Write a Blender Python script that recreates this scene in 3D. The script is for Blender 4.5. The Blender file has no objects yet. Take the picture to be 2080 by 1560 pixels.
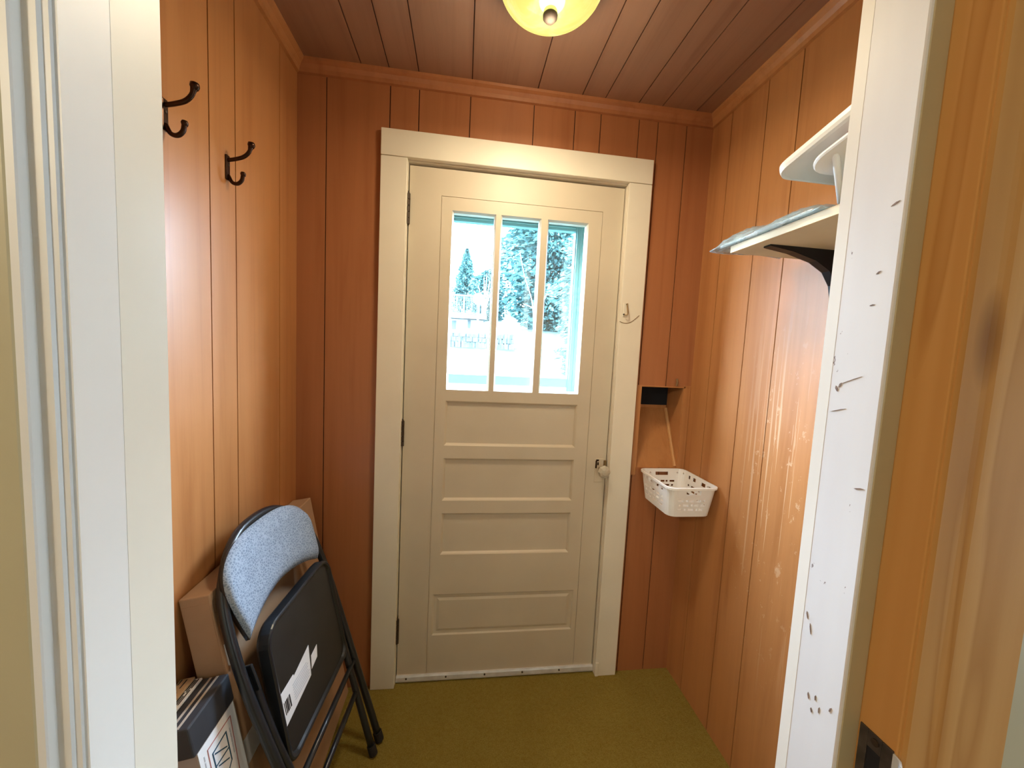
import bpy, bmesh, math, random
from mathutils import Vector, Matrix, Euler
C = bpy.context.scene.collection
PI = math.pi
random.seed(7)

# ------------------------------------------------------------------ materials
def srgb(r, g, b):
    f = lambda c: (c/255/12.92) if c/255 <= .04045 else ((c/255+.055)/1.055)**2.4
    return (f(r), f(g), f(b), 1)

class MT:
    def __init__(s, name):
        s.m = bpy.data.materials.new(name); s.m.use_nodes = True
        s.t = s.m.node_tree; s.t.nodes.clear()
        s.out = s.n('ShaderNodeOutputMaterial')
    def n(s, typ, **kw):
        nd = s.t.nodes.new(typ)
        for k, v in kw.items():
            if hasattr(nd, k) and k not in ('Color',): setattr(nd, k, v)
        return nd
    def l(s, a, b): s.t.links.new(a, b)
    def coords(s, scale=(1, 1, 1), rot=(0, 0, 0)):
        tc = s.n('ShaderNodeTexCoord'); mp = s.n('ShaderNodeMapping')
        mp.inputs['Scale'].default_value = scale; mp.inputs['Rotation'].default_value = rot
        s.l(tc.outputs['Object'], mp.inputs['Vector']); return mp.outputs['Vector']
    def noise(s, vec, scale, detail=4, rough=.5, dist=0):
        n = s.n('ShaderNodeTexNoise'); n.inputs['Scale'].default_value = scale
        n.inputs['Detail'].default_value = detail; n.inputs['Roughness'].default_value = rough
        n.inputs['Distortion'].default_value = dist
        s.l(vec, n.inputs['Vector']); return n.outputs['Fac']
    def ramp(s, fac, stops):
        r = s.n('ShaderNodeValToRGB'); e = r.color_ramp.elements
        while len(e) < len(stops): e.new(.5)
        for i, (p, c) in enumerate(stops):
            e[i].position = p; e[i].color = c if len(c) == 4 else (*c, 1)
        s.l(fac, r.inputs['Fac']); return r.outputs['Color']
    def mix(s, fac, a, b, mode='MIX'):
        m = s.n('ShaderNodeMix'); m.data_type = 'RGBA'; m.blend_type = mode
        for v, i in ((fac, 0), (a, 6), (b, 7)):
            if isinstance(v, (int, float, tuple)): m.inputs[i].default_value = v
            else: s.l(v, m.inputs[i])
        return m.outputs[2]
    def math(s, op, a, b=0.0):
        m = s.n('ShaderNodeMath'); m.operation = op
        for v, i in ((a, 0), (b, 1)):
            if isinstance(v, (int, float)): m.inputs[i].default_value = v
            else: s.l(v, m.inputs[i])
        return m.outputs[0]
    def bsdf(s, color, rough=.5, metal=0, spec=.5, bump=None, bstr=.3, bdist=.002, **kw):
        p = s.n('ShaderNodeBsdfPrincipled')
        def put(k, v):
            if isinstance(v, (int, float, tuple)): p.inputs[k].default_value = v
            else: s.l(v, p.inputs[k])
        put('Base Color', color); put('Roughness', rough); put('Metallic', metal)
        put('Specular IOR Level', spec)
        for k, v in kw.items(): put(k.replace('_', ' '), v)
        if bump is not None:
            b = s.n('ShaderNodeBump'); b.inputs['Strength'].default_value = bstr
            b.inputs['Distance'].default_value = bdist
            s.l(bump, b.inputs['Height']); s.l(b.outputs['Normal'], p.inputs['Normal'])
        s.l(p.outputs['BSDF'], s.out.inputs['Surface']); s.p = p
        return s.m

def plain(name, col, rough=.5, metal=0, spec=.5, var=.08, scale=12, bump=0):
    m = MT(name); v = m.coords(); f = m.noise(v, scale, 5)
    d = tuple(max(0, c*(1-var)) for c in col[:3])+(1,); u = tuple(min(1, c*(1+var)) for c in col[:3])+(1,)
    c = m.ramp(f, [(.3, d), (.7, u)])
    return m.bsdf(c, rough, metal, spec, bump=f if bump else None, bstr=bump)

def panel_wood(name, axis, base, dark, rough=.36, worn=False, spec=.5):
    """varnished plywood boards, grain running along the given axis"""
    m = MT(name)
    sc = {'z': (22, 22, .9), 'y': (22, .9, 22)}[axis]
    v = m.coords(sc); g = m.noise(v, 1.0, 8, .62, .6)
    v2 = m.coords(tuple(c*5 for c in sc)); g2 = m.noise(v2, 1.0, 5, .7)
    v3 = m.coords((1.5, 1.5, .8)); big = m.noise(v3, 1.6, 2)
    c = m.ramp(g, [(.20, dark), (.48, base), (.8, tuple(min(1, x*1.14) for x in base[:3])+(1,))])
    c = m.mix(m.math('MULTIPLY', g2, .28), c, dark)
    c = m.mix(m.math('MULTIPLY', big, .22), c, (dark[0]*1.1, dark[1]*.8, dark[2]*.8, 1))
    if worn:   # pale scuffs and runs low on the wall behind the door's swing
        tc = m.n('ShaderNodeTexCoord'); sx = m.n('ShaderNodeSeparateXYZ'); m.l(tc.outputs['Object'], sx.inputs[0])
        z = sx.outputs['Z']; y = sx.outputs['Y']
        def band(val, c0, w):
            return m.math('SUBTRACT', 1.0, m.math('MINIMUM', 1.0, m.math('DIVIDE', m.math('ABSOLUTE', m.math('SUBTRACT', val, c0)), w)))
        zone = m.math('MULTIPLY', band(z, .95, .62), band(y, -.47, .17))
        run = m.math('GREATER_THAN', m.noise(m.coords((1, 70, 1.2)), 1.0, 3, .5, .3), .595)
        spots = m.math('GREATER_THAN', m.noise(m.coords((1, 30, 22)), 1.0, 6, .75), .615)
        f = m.math('MULTIPLY', m.math('MINIMUM', 1.0, m.math('MULTIPLY', zone, 1.6)), m.math('MAXIMUM', run, spots))
        c = m.mix(m.math('MULTIPLY', f, .62), c, (.66, .46, .30, 1))
    r = m.math('ADD', m.math('MULTIPLY', g, .14), rough-.07)
    return m.bsdf(c, r, spec=spec, bump=g2, bstr=.06, bdist=.001)

def paint(name, col, scuff=0.0, rough=.42):
    m = MT(name); v = m.coords(); f = m.noise(v, 5, 4)
    fine = m.noise(m.coords((60, 60, 8)), 1, 4)
    c = m.ramp(f, [(.3, tuple(x*.93 for x in col[:3])+(1,)), (.7, col)])
    if scuff:
        s1 = m.noise(m.coords((14, 34, 20)), 1.0, 6, .72, .4)
        mask = m.math('MULTIPLY', m.math('GREATER_THAN', s1, .67), m.math('GREATER_THAN', m.noise(m.coords((3, 3, 2.2)), 1, 2), .47))
        c = m.mix(m.math('MULTIPLY', mask, scuff), c, (.16, .11, .10, 1))
        smear = m.math('MULTIPLY', m.noise(m.coords((5, 30, 4)), 1, 4), .35*scuff)
        c = m.mix(smear, c, (.55, .52, .55, 1))
    return m.bsdf(c, rough, spec=.5, bump=fine, bstr=.07, bdist=.001)

def pine(name):
    m = MT(name)
    big = m.noise(m.coords((7, 7, .8)), 1.0, 3, .5, .4)                     # cathedral figure: contour lines of a stretched field
    fig = m.math('FRACT', m.math('MULTIPLY', big, 7.0))
    line = m.ramp(fig, [(.0, (0, 0, 0)), (.62, (.15, .15, .15)), (.88, (1, 1, 1)), (.97, (.2, .2, .2))])
    st = m.noise(m.coords((80, 80, 1.1)), 1.0, 4, .6)
    tone = m.noise(m.coords((11, 11, .35)), 1.0, 3, .5)
    c = m.ramp(tone, [(.30, (.42, .190, .055)), (.5, (.56, .290, .095)), (.7, (.68, .39, .145))])
    c = m.mix(m.math('MULTIPLY', line, .42), c, (.30, .115, .024, 1))
    c = m.mix(m.math('MULTIPLY', st, .25), c, (.36, .150, .034, 1))
    vo = m.n('ShaderNodeTexVoronoi'); vo.inputs['Scale'].default_value = 1.0
    m.l(m.coords((10, 10, 3.4)), vo.inputs['Vector'])
    k = m.ramp(vo.outputs['Distance'], [(.09, (1, 1, 1)), (.22, (0, 0, 0))])
    c = m.mix(m.math('MULTIPLY', k, .85), c, (.13, .042, .010, 1))
    return m.bsdf(c, .7, spec=.04, bump=st, bstr=.05, bdist=.001)

def carpet(name):
    m = MT(name)
    f = m.noise(m.coords(), 300, 4, .85); b = m.noise(m.coords(), 6, 5, .65); mid = m.noise(m.coords(), 75, 5, .8)
    b = m.ramp(b, [(.35, (0, 0, 0)), (.65, (1, 1, 1))]); mid = m.ramp(mid, [(.38, (0, 0, 0)), (.62, (1, 1, 1))])
    c = m.ramp(f, [(.30, (.26, .17, .025)), (.55, (.50, .37, .075)), (.8, (.70, .55, .17))])
    c = m.mix(m.math('MULTIPLY', b, .35), c, (.36, .235, .030, 1))
    c = m.mix(m.math('MULTIPLY', mid, .32), c, (.64, .50, .14, 1))
    h = m.math('ADD', m.math('MULTIPLY', f, .6), mid)
    return m.bsdf(c, .95, spec=.1, bump=h, bstr=.9, bdist=.006)

def card(name, col):
    m = MT(name)
    cor = m.noise(m.coords((2, 2, 120)), 1, 2); b = m.noise(m.coords(), 9, 5)
    c = m.ramp(b, [(.3, tuple(x*.86 for x in col[:3])+(1,)), (.7, col)])
    c = m.mix(m.math('MULTIPLY', cor, .12), c, tuple(x*.7 for x in col[:3])+(1,))
    return m.bsdf(c, .8, spec=.2)

def fabric(name):
    m = MT(name)
    vo = m.n('ShaderNodeTexVoronoi'); vo.feature = 'DISTANCE_TO_EDGE'; vo.inputs['Scale'].default_value = 150
    m.l(m.coords(), vo.inputs['Vector'])
    e = m.ramp(vo.outputs['Distance'], [(.04, (.40, .48, .60)), (.22, (.16, .215, .30))])
    w = m.noise(m.coords(), 700, 3, .8)
    c = m.mix(m.math('MULTIPLY', w, .7), e, (.28, .345, .45, 1))
    return m.bsdf(c, .92, spec=.15, bump=w, bstr=.5, bdist=.0015)

def glass(name, tint=(1, 1, 1, 1), gl=.06):
    m = MT(name)
    t = m.n('ShaderNodeBsdfTransparent'); t.inputs[0].default_value = tint
    g = m.n('ShaderNodeBsdfGlossy'); g.inputs['Roughness'].default_value = .04
    fr = m.noise(m.coords(), 3, 2)
    mx = m.n('ShaderNodeMixShader'); m.l(m.math('MULTIPLY', fr, gl*2), mx.inputs[0])
    m.l(t.outputs[0], mx.inputs[1]); m.l(g.outputs[0], mx.inputs[2])
    m.l(mx.outputs[0], m.out.inputs['Surface']); return m.m

def film(name):
    m = MT(name)
    t = m.n('ShaderNodeBsdfTransparent'); t.inputs[0].default_value = (.86, .92, .95, 1)
    p = m.n('ShaderNodeBsdfPrincipled'); p.inputs['Base Color'].default_value = (.40, .54, .60, 1)
    p.inputs['Roughness'].default_value = .22
    mx = m.n('ShaderNodeMixShader')
    f = m.ramp(m.noise(m.coords((1, .5, 3)), 26, 5, .6, .5), [(.35, (.15, .15, .15)), (.7, (.9, .9, .9))])
    m.l(f, mx.inputs[0]); m.l(t.outputs[0], mx.inputs[1]); m.l(p.outputs[0], mx.inputs[2])
    m.l(mx.outputs[0], m.out.inputs['Surface']); return m.m

def dome_glass(name):
    m = MT(name)
    f = m.noise(m.coords((1, 1, 2)), 9, 5, .6, 1.2)
    sw = m.ramp(f, [(.35, (1.0, .88, .19)), (.55, (1.0, .95, .27)), (.75, (1.0, .98, .42))])
    e = m.n('ShaderNodeEmission'); m.l(sw, e.inputs[0]); e.inputs[1].default_value = DOME
    g = m.n('ShaderNodeBsdfPrincipled'); g.inputs['Base Color'].default_value = (.04, .035, .02, 1); g.inputs['Roughness'].default_value = .12
    a = m.n('ShaderNodeAddShader'); m.l(e.outputs[0], a.inputs[0]); m.l(g.outputs[0], a.inputs[1])
    m.l(a.outputs[0], m.out.inputs['Surface']); return m.m

def leaf(name, a, b):
    m = MT(name); f = m.noise(m.coords(), 3.1, 6, .75)
    c = m.ramp(f, [(.35, a), (.65, b)]); return m.bsdf(c, .8, spec=.1)

DOME = .95
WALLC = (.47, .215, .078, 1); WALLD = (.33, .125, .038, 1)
M = {}
M['wall'] = panel_wood('orange brown panelling', 'z', WALLC, WALLD)
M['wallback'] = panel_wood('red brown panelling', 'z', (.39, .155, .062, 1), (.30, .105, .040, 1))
M['wallworn'] = panel_wood('worn orange brown panelling', 'z', WALLC, WALLD, worn=True, rough=.44, spec=.34)
M['ceil'] = panel_wood('brown ceiling boards', 'y', (.31, .160, .092, 1), (.21, .095, .052, 1), rough=.42)
M['bead'] = panel_wood('lighter moulding wood', 'z', (.55, .30, .12, 1), WALLC)
M['groove'] = plain('dark groove', (.05, .012, .004, 1), .8)
M['white'] = paint('cream white paint', (.80, .74, .62, 1))
M['jamb'] = paint('scuffed white paint', (.78, .78, .80, 1), scuff=1.0)
M['jambl'] = paint('smooth white paint', (.80, .77, .72, 1))
M['doorp'] = paint('beige door paint', (.63, .545, .42, 1), rough=.46)
M['warmlit_khaki'] = paint('khaki paint', (.50, .43, .27, 1))  # cream paint with dim warm near-room light put into its colour
M['pine'] = pine('knotty pine')
M['carpet'] = carpet('olive carpet')
M['alu'] = plain('aluminium strip', (.74, .74, .76, 1), .32, .45, var=.1, scale=30)
M['hinge'] = plain('old dark brass', (.055, .035, .022, 1), .5, .3, var=.4, scale=60)
M['bronze'] = plain('dark bronze', (.055, .028, .018, 1), .30, .9, var=.3, scale=40)
M['finial'] = plain('brushed bronze', (.035, .022, .015, 1), .6, .2)
M['knobglass'] = plain('cut glass knob', (.50, .45, .36, 1), .08, 0, .8)
M['blackm'] = plain('black enamelled steel', (.012, .015, .020, 1), .30, 0, .6, var=.2)
M['blackp'] = plain('black underside steel', (.016, .016, .017, 1), .42, 0, .5, var=.2)
M['rubber'] = plain('black rubber', (.015, .012, .011, 1), .8)
M['fabric'] = fabric('blue grey upholstery')
M['paper'] = plain('white paper', (.82, .83, .86, 1), .7, var=.04)
M['ink'] = plain('black ink', (.03, .03, .035, 1), .7)
M['greyink'] = plain('grey ink', (.52, .54, .60, 1), .7)
M['blueink'] = plain('dark blue ink', (.015, .07, .13, 1), .7)
M['redink'] = plain('red ink', (.42, .16, .15, 1), .7)
M['card'] = card('brown cardboard', (.46, .29, .18, 1))
M['card2'] = card('grey cardboard', (.42, .33, .29, 1))
M['tape'] = plain('pale packing tape', (.55, .56, .60, 1), .4)
M['blackbox'] = plain('black box board', (.035, .037, .045, 1), .5, var=.2)
M['stripe'] = plain('pale tan stripe', (.45, .38, .32, 1), .7)
M['tan'] = plain('tan leaflet', (.50, .33, .19, 1), .7)
M['plastic'] = plain('white plastic', (.83, .82, .82, 1), .35, var=.03)
M['greyplastic'] = plain('off white plastic', (.72, .71, .68, 1), .35, var=.04)
M['redp'] = plain('dark red plastic', (.25, .03, .03, 1), .4)
M['ply'] = card('raw plywood', (.70, .58, .42, 1))
M['plyedge'] = card('pale plywood edge', (.86, .75, .58, 1))
M['iron'] = plain('black iron', (.008, .009, .014, 1), .45, .3)
M['screw'] = plain('bright screw', (.85, .83, .78, 1), .25, 1)
M['glass'] = glass('window glass')
M['film'] = film('clear plastic film')
M['dome'] = dome_glass('alabaster lamp glass')
M['brass'] = plain('tarnished brass', (.30, .20, .09, 1), .4, .7, var=.3, scale=80)
M['steel'] = plain('dark strike steel', (.10, .085, .075, 1), .45, .7, var=.3, scale=50)
M['lipsheen'] = plain('strike lip painted sheen', (.62, .66, .72, 1), .35, .15)  # pale blue-grey stands in for sky reflected in the metal
M['scratch'] = plain('scratch in paint', (.22, .13, .06, 1), .8)
M['mark'] = plain('grey brown scuff', (.20, .13, .10, 1), .7, var=.3, scale=200)
M['void'] = plain('painted hole black', (.006, .006, .010, 1), .9)  # flat black, gives the keeper hole its inner shade
M['storm'] = paint('aqua storm door paint', (.125, .30, .315, 1))
M['lawn'] = leaf('lawn', (.005, .018, .019, 1), (.018, .030, .030, 1))
M['leafA'] = leaf('conifer foliage', (.010, .034, .036, 1), (.034, .088, .088, 1))
M['leafB'] = leaf('pale foliage', (.010, .038, .038, 1), (.036, .085, .082, 1))
M['bark'] = plain('pale bark', (.35, .34, .32, 1), .9, var=.2, scale=4)
M['darkbark'] = plain('brown bark', (.03, .03, .03, 1), .9, var=.3, scale=4)
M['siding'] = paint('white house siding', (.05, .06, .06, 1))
M['deckw'] = plain('weathered deck timber', (.010, .022, .025, 1), .8)
M['stone'] = plain('grey stone', (.010, .018, .019, 1), .9, var=.5, scale=3)
M['plaster'] = paint('plain plaster', (.55, .48, .33, 1))
M['nearfloor'] = plain('brown floorboards', (.25, .15, .07, 1), .5, var=.3)

# ------------------------------------------------------------------ helpers
def obj(name, bm, mat, parent=None, smooth=False, bevel=0, seg=2, mats=None, loc=None, rot=None, kind=None, label=None):
    me = bpy.data.meshes.new(name)
    bmesh.ops.recalc_face_normals(bm, faces=bm.faces[:])
    if smooth:
        for f in bm.faces: f.smooth = True
    bm.to_mesh(me); bm.free()
    for x in (mats or [mat]): me.materials.append(M[x])
    o = bpy.data.objects.new(name, me); C.objects.link(o)
    if parent is not None: o.parent = parent
    if loc is not None: o.location = loc
    if rot is not None: o.rotation_euler = rot
    if bevel:
        b = o.modifiers.new('bevel', 'BEVEL'); b.width = bevel; b.segments = seg; b.limit_method = 'ANGLE'
    if kind: o['kind'] = kind
    if label: o['label'] = label
    return o

def tag(o, label, cat, group=None):
    o['label'] = label; o['category'] = cat
    if group: o['group'] = group
    return o

def empty(name, label, cat, loc=(0, 0, 0), rot=(0, 0, 0), group=None, matrix=None):
    o = bpy.data.objects.new(name, None); o.empty_display_size = .05; C.objects.link(o)
    if matrix is not None: o.matrix_world = matrix
    else: o.location = loc; o.rotation_euler = rot
    return tag(o, label, cat, group)

def BM(): return bmesh.new()

def box(bm, x0, x1, y0, y1, z0, z1, mi=0, mat=None):
    vs = [bm.verts.new(Vector((x, y, z)) if mat is None else mat @ Vector((x, y, z))) for x in (x0, x1) for y in (y0, y1) for z in (z0, z1)]
    for q in ((0, 1, 3, 2), (4, 6, 7, 5), (0, 4, 5, 1), (2, 3, 7, 6), (0, 2, 6, 4), (1, 5, 7, 3)):
        f = bm.faces.new([vs[i] for i in q]); f.material_index = mi
    return bm

def prism(bm, poly, axis, a, b, mi=0):
    """extrude a 2-D polygon along axis from a to b; poly coords are the other two axes in order"""
    def P(p, t):
        return {'x': (t, p[0], p[1]), 'y': (p[0], t, p[1]), 'z': (p[0], p[1], t)}[axis]
    A = [bm.verts.new(P(p, a)) for p in poly]; B = [bm.verts.new(P(p, b)) for p in poly]
    n = len(poly)
    bm.faces.new(A).material_index = mi; bm.faces.new(B[::-1]).material_index = mi
    for i in range(n):
        bm.faces.new((A[i], A[(i+1) % n], B[(i+1) % n], B[i])).material_index = mi
    return bm

def tube(bm, pts, r, seg=12, caps=True, mi=0):
    pts = [Vector(p) for p in pts]; n = len(pts); rings = []
    rs = r if isinstance(r, (list, tuple)) else [r]*n
    t0 = (pts[1]-pts[0]).normalized()
    up = Vector((0, 0, 1)) if abs(t0.z) < .9 else Vector((1, 0, 0))
    nrm = (up - t0*up.dot(t0)).normalized()
    for i in range(n):
        t = (pts[min(i+1, n-1)]-pts[max(i-1, 0)]).normalized()
        nrm = (nrm - t*nrm.dot(t)).normalized(); bn = t.cross(nrm)
        rings.append([bm.verts.new(pts[i]+(nrm*math.cos(2*PI*k/seg)+bn*math.sin(2*PI*k/seg))*rs[i]) for k in range(seg)])
    for i in range(n-1):
        for k in range(seg):
            bm.faces.new((rings[i][k], rings[i][(k+1) % seg], rings[i+1][(k+1) % seg], rings[i+1][k])).material_index = mi
    if caps:
        bm.faces.new(rings[0][::-1]).material_index = mi; bm.faces.new(rings[-1]).material_index = mi
    return bm

def lathe(bm, prof, seg=48, c=(0, 0, 0), axis='z'):
    rings = []
    for r, h in prof:
        ring = []
        for k in range(seg):
            a = 2*PI*k/seg
            p = (r*math.cos(a), r*math.sin(a), h)
            if axis == 'y': p = (p[0], p[2], p[1])
            ring.append(bm.verts.new((c[0]+p[0], c[1]+p[1], c[2]+p[2])))
        rings.append(ring)
    for i in range(len(rings)-1):
        for k in range(seg):
            bm.faces.new((rings[i][k], rings[i][(k+1) % seg], rings[i+1][(k+1) % seg], rings[i+1][k]))
    for R_, s in ((rings[0], 1), (rings[-1], -1)):
        bm.faces.new(R_[::s])
    bmesh.ops.remove_doubles(bm, verts=bm.verts[:], dist=1e-6)
    return bm

def spline(pts, n=8):
    P = [Vector(p) for p in pts]; out = []
    P = [P[0]*2-P[1]]+P+[P[-1]*2-P[-2]]
    for i in range(1, len(P)-2):
        for k in range(n):
            t = k/n
            out.append(.5*((2*P[i])+(-P[i-1]+P[i+1])*t+(2*P[i-1]-5*P[i]+4*P[i+1]-P[i+2])*t*t+(-P[i-1]+3*P[i]-3*P[i+1]+P[i+2])*t**3))
    out.append(P[-2]); return out

def cut_rects(u0, u1, v0, v1, holes):
    """split a rectangle around rectangular holes"""
    us = sorted({u0, u1, *[min(max(h[i], u0), u1) for h in holes for i in (0, 1)]})
    vs = sorted({v0, v1, *[min(max(h[i], v0), v1) for h in holes for i in (2, 3)]})
    out = []
    for i in range(len(us)-1):
        run = None
        for j in range(len(vs)-1):
            cu, cv = (us[i]+us[i+1])/2, (vs[j]+vs[j+1])/2
            inside = any(h[0] < cu < h[1] and h[2] < cv < h[3] for h in holes)
            if inside: run = None; continue
            if run is not None and abs(run[3]-vs[j]) < 1e-9:
                run[3] = vs[j+1]
            else:
                run = [us[i], us[i+1], vs[j], vs[j+1]]; out.append(run)
    return out

# ------------------------------------------------------------------ the room shell
XL, XR, ZC = -.669, .887, 2.327
YF = -1.07                                    # vestibule face of the wall that holds the near doorway
DOOR = (-.302, .562, -.02, 2.056)
NICHE = (.668, .856, .912, 1.254)
G = .0035; GD = .004

def planked(name, cuts, v0, v1, holes, place, mats, thick=.12):
    """wall of boards with open grooves over a dark backing; place(u0,u1,v0,v1,d0,d1) -> box bounds"""
    bm = BM()
    for r in cut_rects(cuts[0], cuts[-1], v0, v1, holes):
        box(bm, *place(*r, GD, thick), mi=1)
    for a, b in zip(cuts[:-1], cuts[1:]):
        g0 = 0 if a == cuts[0] else G/2; g1 = 0 if b == cuts[-1] else G/2
        for r in cut_rects(a+g0, b-g1, v0, v1, [h for h in holes if h[1] > a and h[0] < b]):
            box(bm, *place(*r, 0, GD+.001), mi=0)
    return obj(name, bm, None, mats=mats, kind='structure')

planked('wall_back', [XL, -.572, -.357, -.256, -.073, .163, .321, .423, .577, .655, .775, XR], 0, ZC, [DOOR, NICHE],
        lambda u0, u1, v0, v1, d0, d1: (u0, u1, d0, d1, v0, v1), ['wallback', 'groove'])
planked('wall_left', [YF-.02, -.93, -.775, -.62, -.47, -.367, -.127, 0], 0, ZC, [],
        lambda u0, u1, v0, v1, d0, d1: (XL-d1, XL-d0, u0, u1, v0, v1), ['wall', 'groove'])
planked('wall_right', [YF-.02, -.90, -.745, -.61, -.412, -.283, -.112, 0], 0, ZC, [],
        lambda u0, u1, v0, v1, d0, d1: (XR+d0, XR+d1, u0, u1, v0, v1), ['wallworn', 'groove'])
planked('ceiling', [XL-.1, -.45, -.357, -.256, -.07, .168, .335, .424, .555, .65, .79, XR+.1], YF-.08, .12, [],
        lambda u0, u1, v0, v1, d0, d1: (u0, u1, v0, v1, ZC+d0, ZC+d1), ['ceil', 'groove'])
b = BM(); box(b, XL-.12, XR+.12, -1.105, .04, -.08, 0); obj('floor', b, 'carpet', kind='structure')
# corner battens and cove mouldings
cove = [(0, 0), (-.034, 0), (-.032, -.008), (-.022, -.014), (-.013, -.024), (-.010, -.036), (0, -.038)]
b = BM(); prism(b, [(p[0], ZC+p[1]) for p in cove], 'x', XL, XR); obj('trim_1', b, 'wallback', kind='structure')
b = BM(); prism(b, [(XL-p[0], ZC+p[1]) for p in cove], 'y', YF, 0); obj('trim_2', b, 'wall', kind='structure')
b = BM(); prism(b, [(XR+p[0], ZC+p[1]) for p in cove], 'y', YF, 0); obj('trim_3', b, 'wall', kind='structure')
# wall holding the near doorway (seen edge on)
JL, JR = -.3603, .3843                        # jamb faces of the near doorway
HZ = 2.06
b = BM()
box(b, XL-.12, JL-.03, -1.149, YF, 0, ZC+.1); box(b, JR+.06, XR+.12, -1.165, YF, 0, ZC+.1)
box(b, JL-.03, JR+.06, -1.13, YF, HZ, ZC+.1)
obj('wall_front', b, 'warmlit_khaki', kind='structure')

# near doorway: left side
YL0, YL1, YL2 = -1.055, -1.085, -1.129
b = BM()
box(b, JL-.055, JL, -1.108, YL0, 0, HZ); obj('trim_4', b, 'white', kind='structure')
b = BM(); box(b, JL-.03, JL-.0002, -1.150, -1.108, 0, HZ)
obj('trim_5', b, 'jambl', kind='structure')
cz = [(JL-.0035, -1.148), (JL-.0035, -1.1525), (JL-.0080, -1.1525), (JL-.0090, -1.1550), (JL-.0115, -1.1550), (JL-.0125, -1.1525), (JL-.0205, -1.1525),
      (JL-.0212, -1.1590), (JL-.0222, -1.1600), (JL-.030, -1.1600), (JL-.030, -1.148)]
b = BM(); prism(b, cz, 'z', 0, HZ+.08); obj('trim_6', b, 'jambl', kind='structure')
b = BM(); box(b, JL-.105, JL-.0262, -1.1606, -1.148, 0, HZ+.08); obj('trim_19', b, 'warmlit_khaki', kind='structure', bevel=.003)
# near doorway: right side
b = BM(); box(b, JR-.0002, JR+.06, -1.070, YL0+.0, 0, HZ); obj('trim_7', b, 'jambl', kind='structure')
b = BM(); prism(b, [(JR, -1.0700), (JR, -1.1262), (JR+.0007, -1.1278), (JR+.0023, -1.1285), (JR+.03, -1.1285), (JR+.03, -1.0700)], 'z', 0, HZ); obj('trim_8', b, 'jamb', kind='structure')
jt = bpy.data.objects['trim_8']
for (ya, za, yb, zb, w) in ((-1.1225, 1.5445, -1.114, 1.541, .0022), (-1.112, 1.474, -1.1075, 1.471, .0020), (-1.110, 1.438, -1.1045, 1.437, .0016), (-1.077, 1.345, -1.0795, 1.338, .0030),
                            (-1.0835, 1.349, -1.0805, 1.343, .0026), (-1.074, 1.313, -1.092, 1.319, .0010), (-1.081, 1.347, -1.106, 1.358, .0007), (-1.123, 1.233, -1.112, 1.230, .0018),
                            (-1.074, 1.055, -1.076, 1.046, .0018), (-1.080, 1.043, -1.0825, 1.030, .0014), (-1.088, .957, -1.0895, .949, .0022), (-1.098, .962, -1.0975, .955, .0020),
                            (-1.104, .952, -1.1035, .944, .0018), (-1.118, .965, -1.1155, .958, .0020), (-1.094, .942, -1.095, .936, .0024)):
    d = Vector((yb-ya, zb-za)); q = Vector((-d.y, d.x)).normalized()*w/2
    b = BM(); P = [(ya, za), (ya+d.x*.35+q.x, za+d.y*.35+q.y), (yb-d.x*.2+q.x*.6, zb-d.y*.2+q.y*.6), (yb, zb), (yb-d.x*.3-q.x, zb-d.y*.3-q.y), (ya+d.x*.25-q.x*.7, za+d.y*.25-q.y*.7)]
    prism(b, P, 'x', JR-.0005, JR+.0001); obj('scuff_mark', b, 'mark', jt)
b = BM(); box(b, JR+.003, JR+.03, -1.1300, -1.1280, 0, HZ); obj('trim_9', b, 'warmlit_khaki', kind='structure')
PX = JR+.0235                                 # pine rebate face
b = BM(); box(b, PX, PX+.028, -1.170, -1.1295, 0, HZ); obj('trim_10', b, 'pine', kind='structure', bevel=.002)
pc = [(PX+.0022, -1.166), (PX+.0022, -1.1715), (PX+.006, -1.1735), (PX+.030, -1.1735), (PX+.036, -1.1742), (PX+.042, -1.1756),
      (PX+.050, -1.1758), (PX+.128, -1.1750), (PX+.131, -1.171), (PX+.131, -1.160), (PX+.0022, -1.160)]
b = BM(); prism(b, pc, 'z', 0, HZ+.10); obj('trim_11', b, 'pine', kind='structure')
b = BM(); box(b, JL-.03, JR+.06, -1.165, -1.055, HZ-.0, HZ+.04); obj('trim_12', b, 'white', kind='structure')
# strike plate in the pine rebate
e = empty('strike_plate', 'dark steel strike plate with curved lip in painted sky sheen in the pine door rebate', 'strike plate', (PX, -1.150, .929))
b = BM()
for r in cut_rects(-.017, .017, -.033, .033, [(-.006, .008, -.014, .014)]): box(b, -.0018, .0002, r[0], r[1], r[2], r[3])
obj('plate', b, 'steel', e, bevel=.0006)
b = BM(); box(b, -.0004, .0001, -.006, .008, -.014, .014); obj('keeper_hole', b, 'void', e)  # black backing painted in for the shade inside the hole
b = BM(); pl = [(-.0018, -.017), (-.004, -.024), (-.009, -.029), (-.0085, -.031), (-.0025, -.0255), (.0002, -.017)]
prism(b, pl, 'z', -.031, .031); obj('lip', b, 'lipsheen', e, smooth=False, label='curved lip with painted sky sheen')
for z in (-.025, .025):
    b = BM(); tube(b, [(-.0032, 0, z), (-.0016, 0, z)], .004, 16); obj('screw', b, 'hinge', e)

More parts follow.
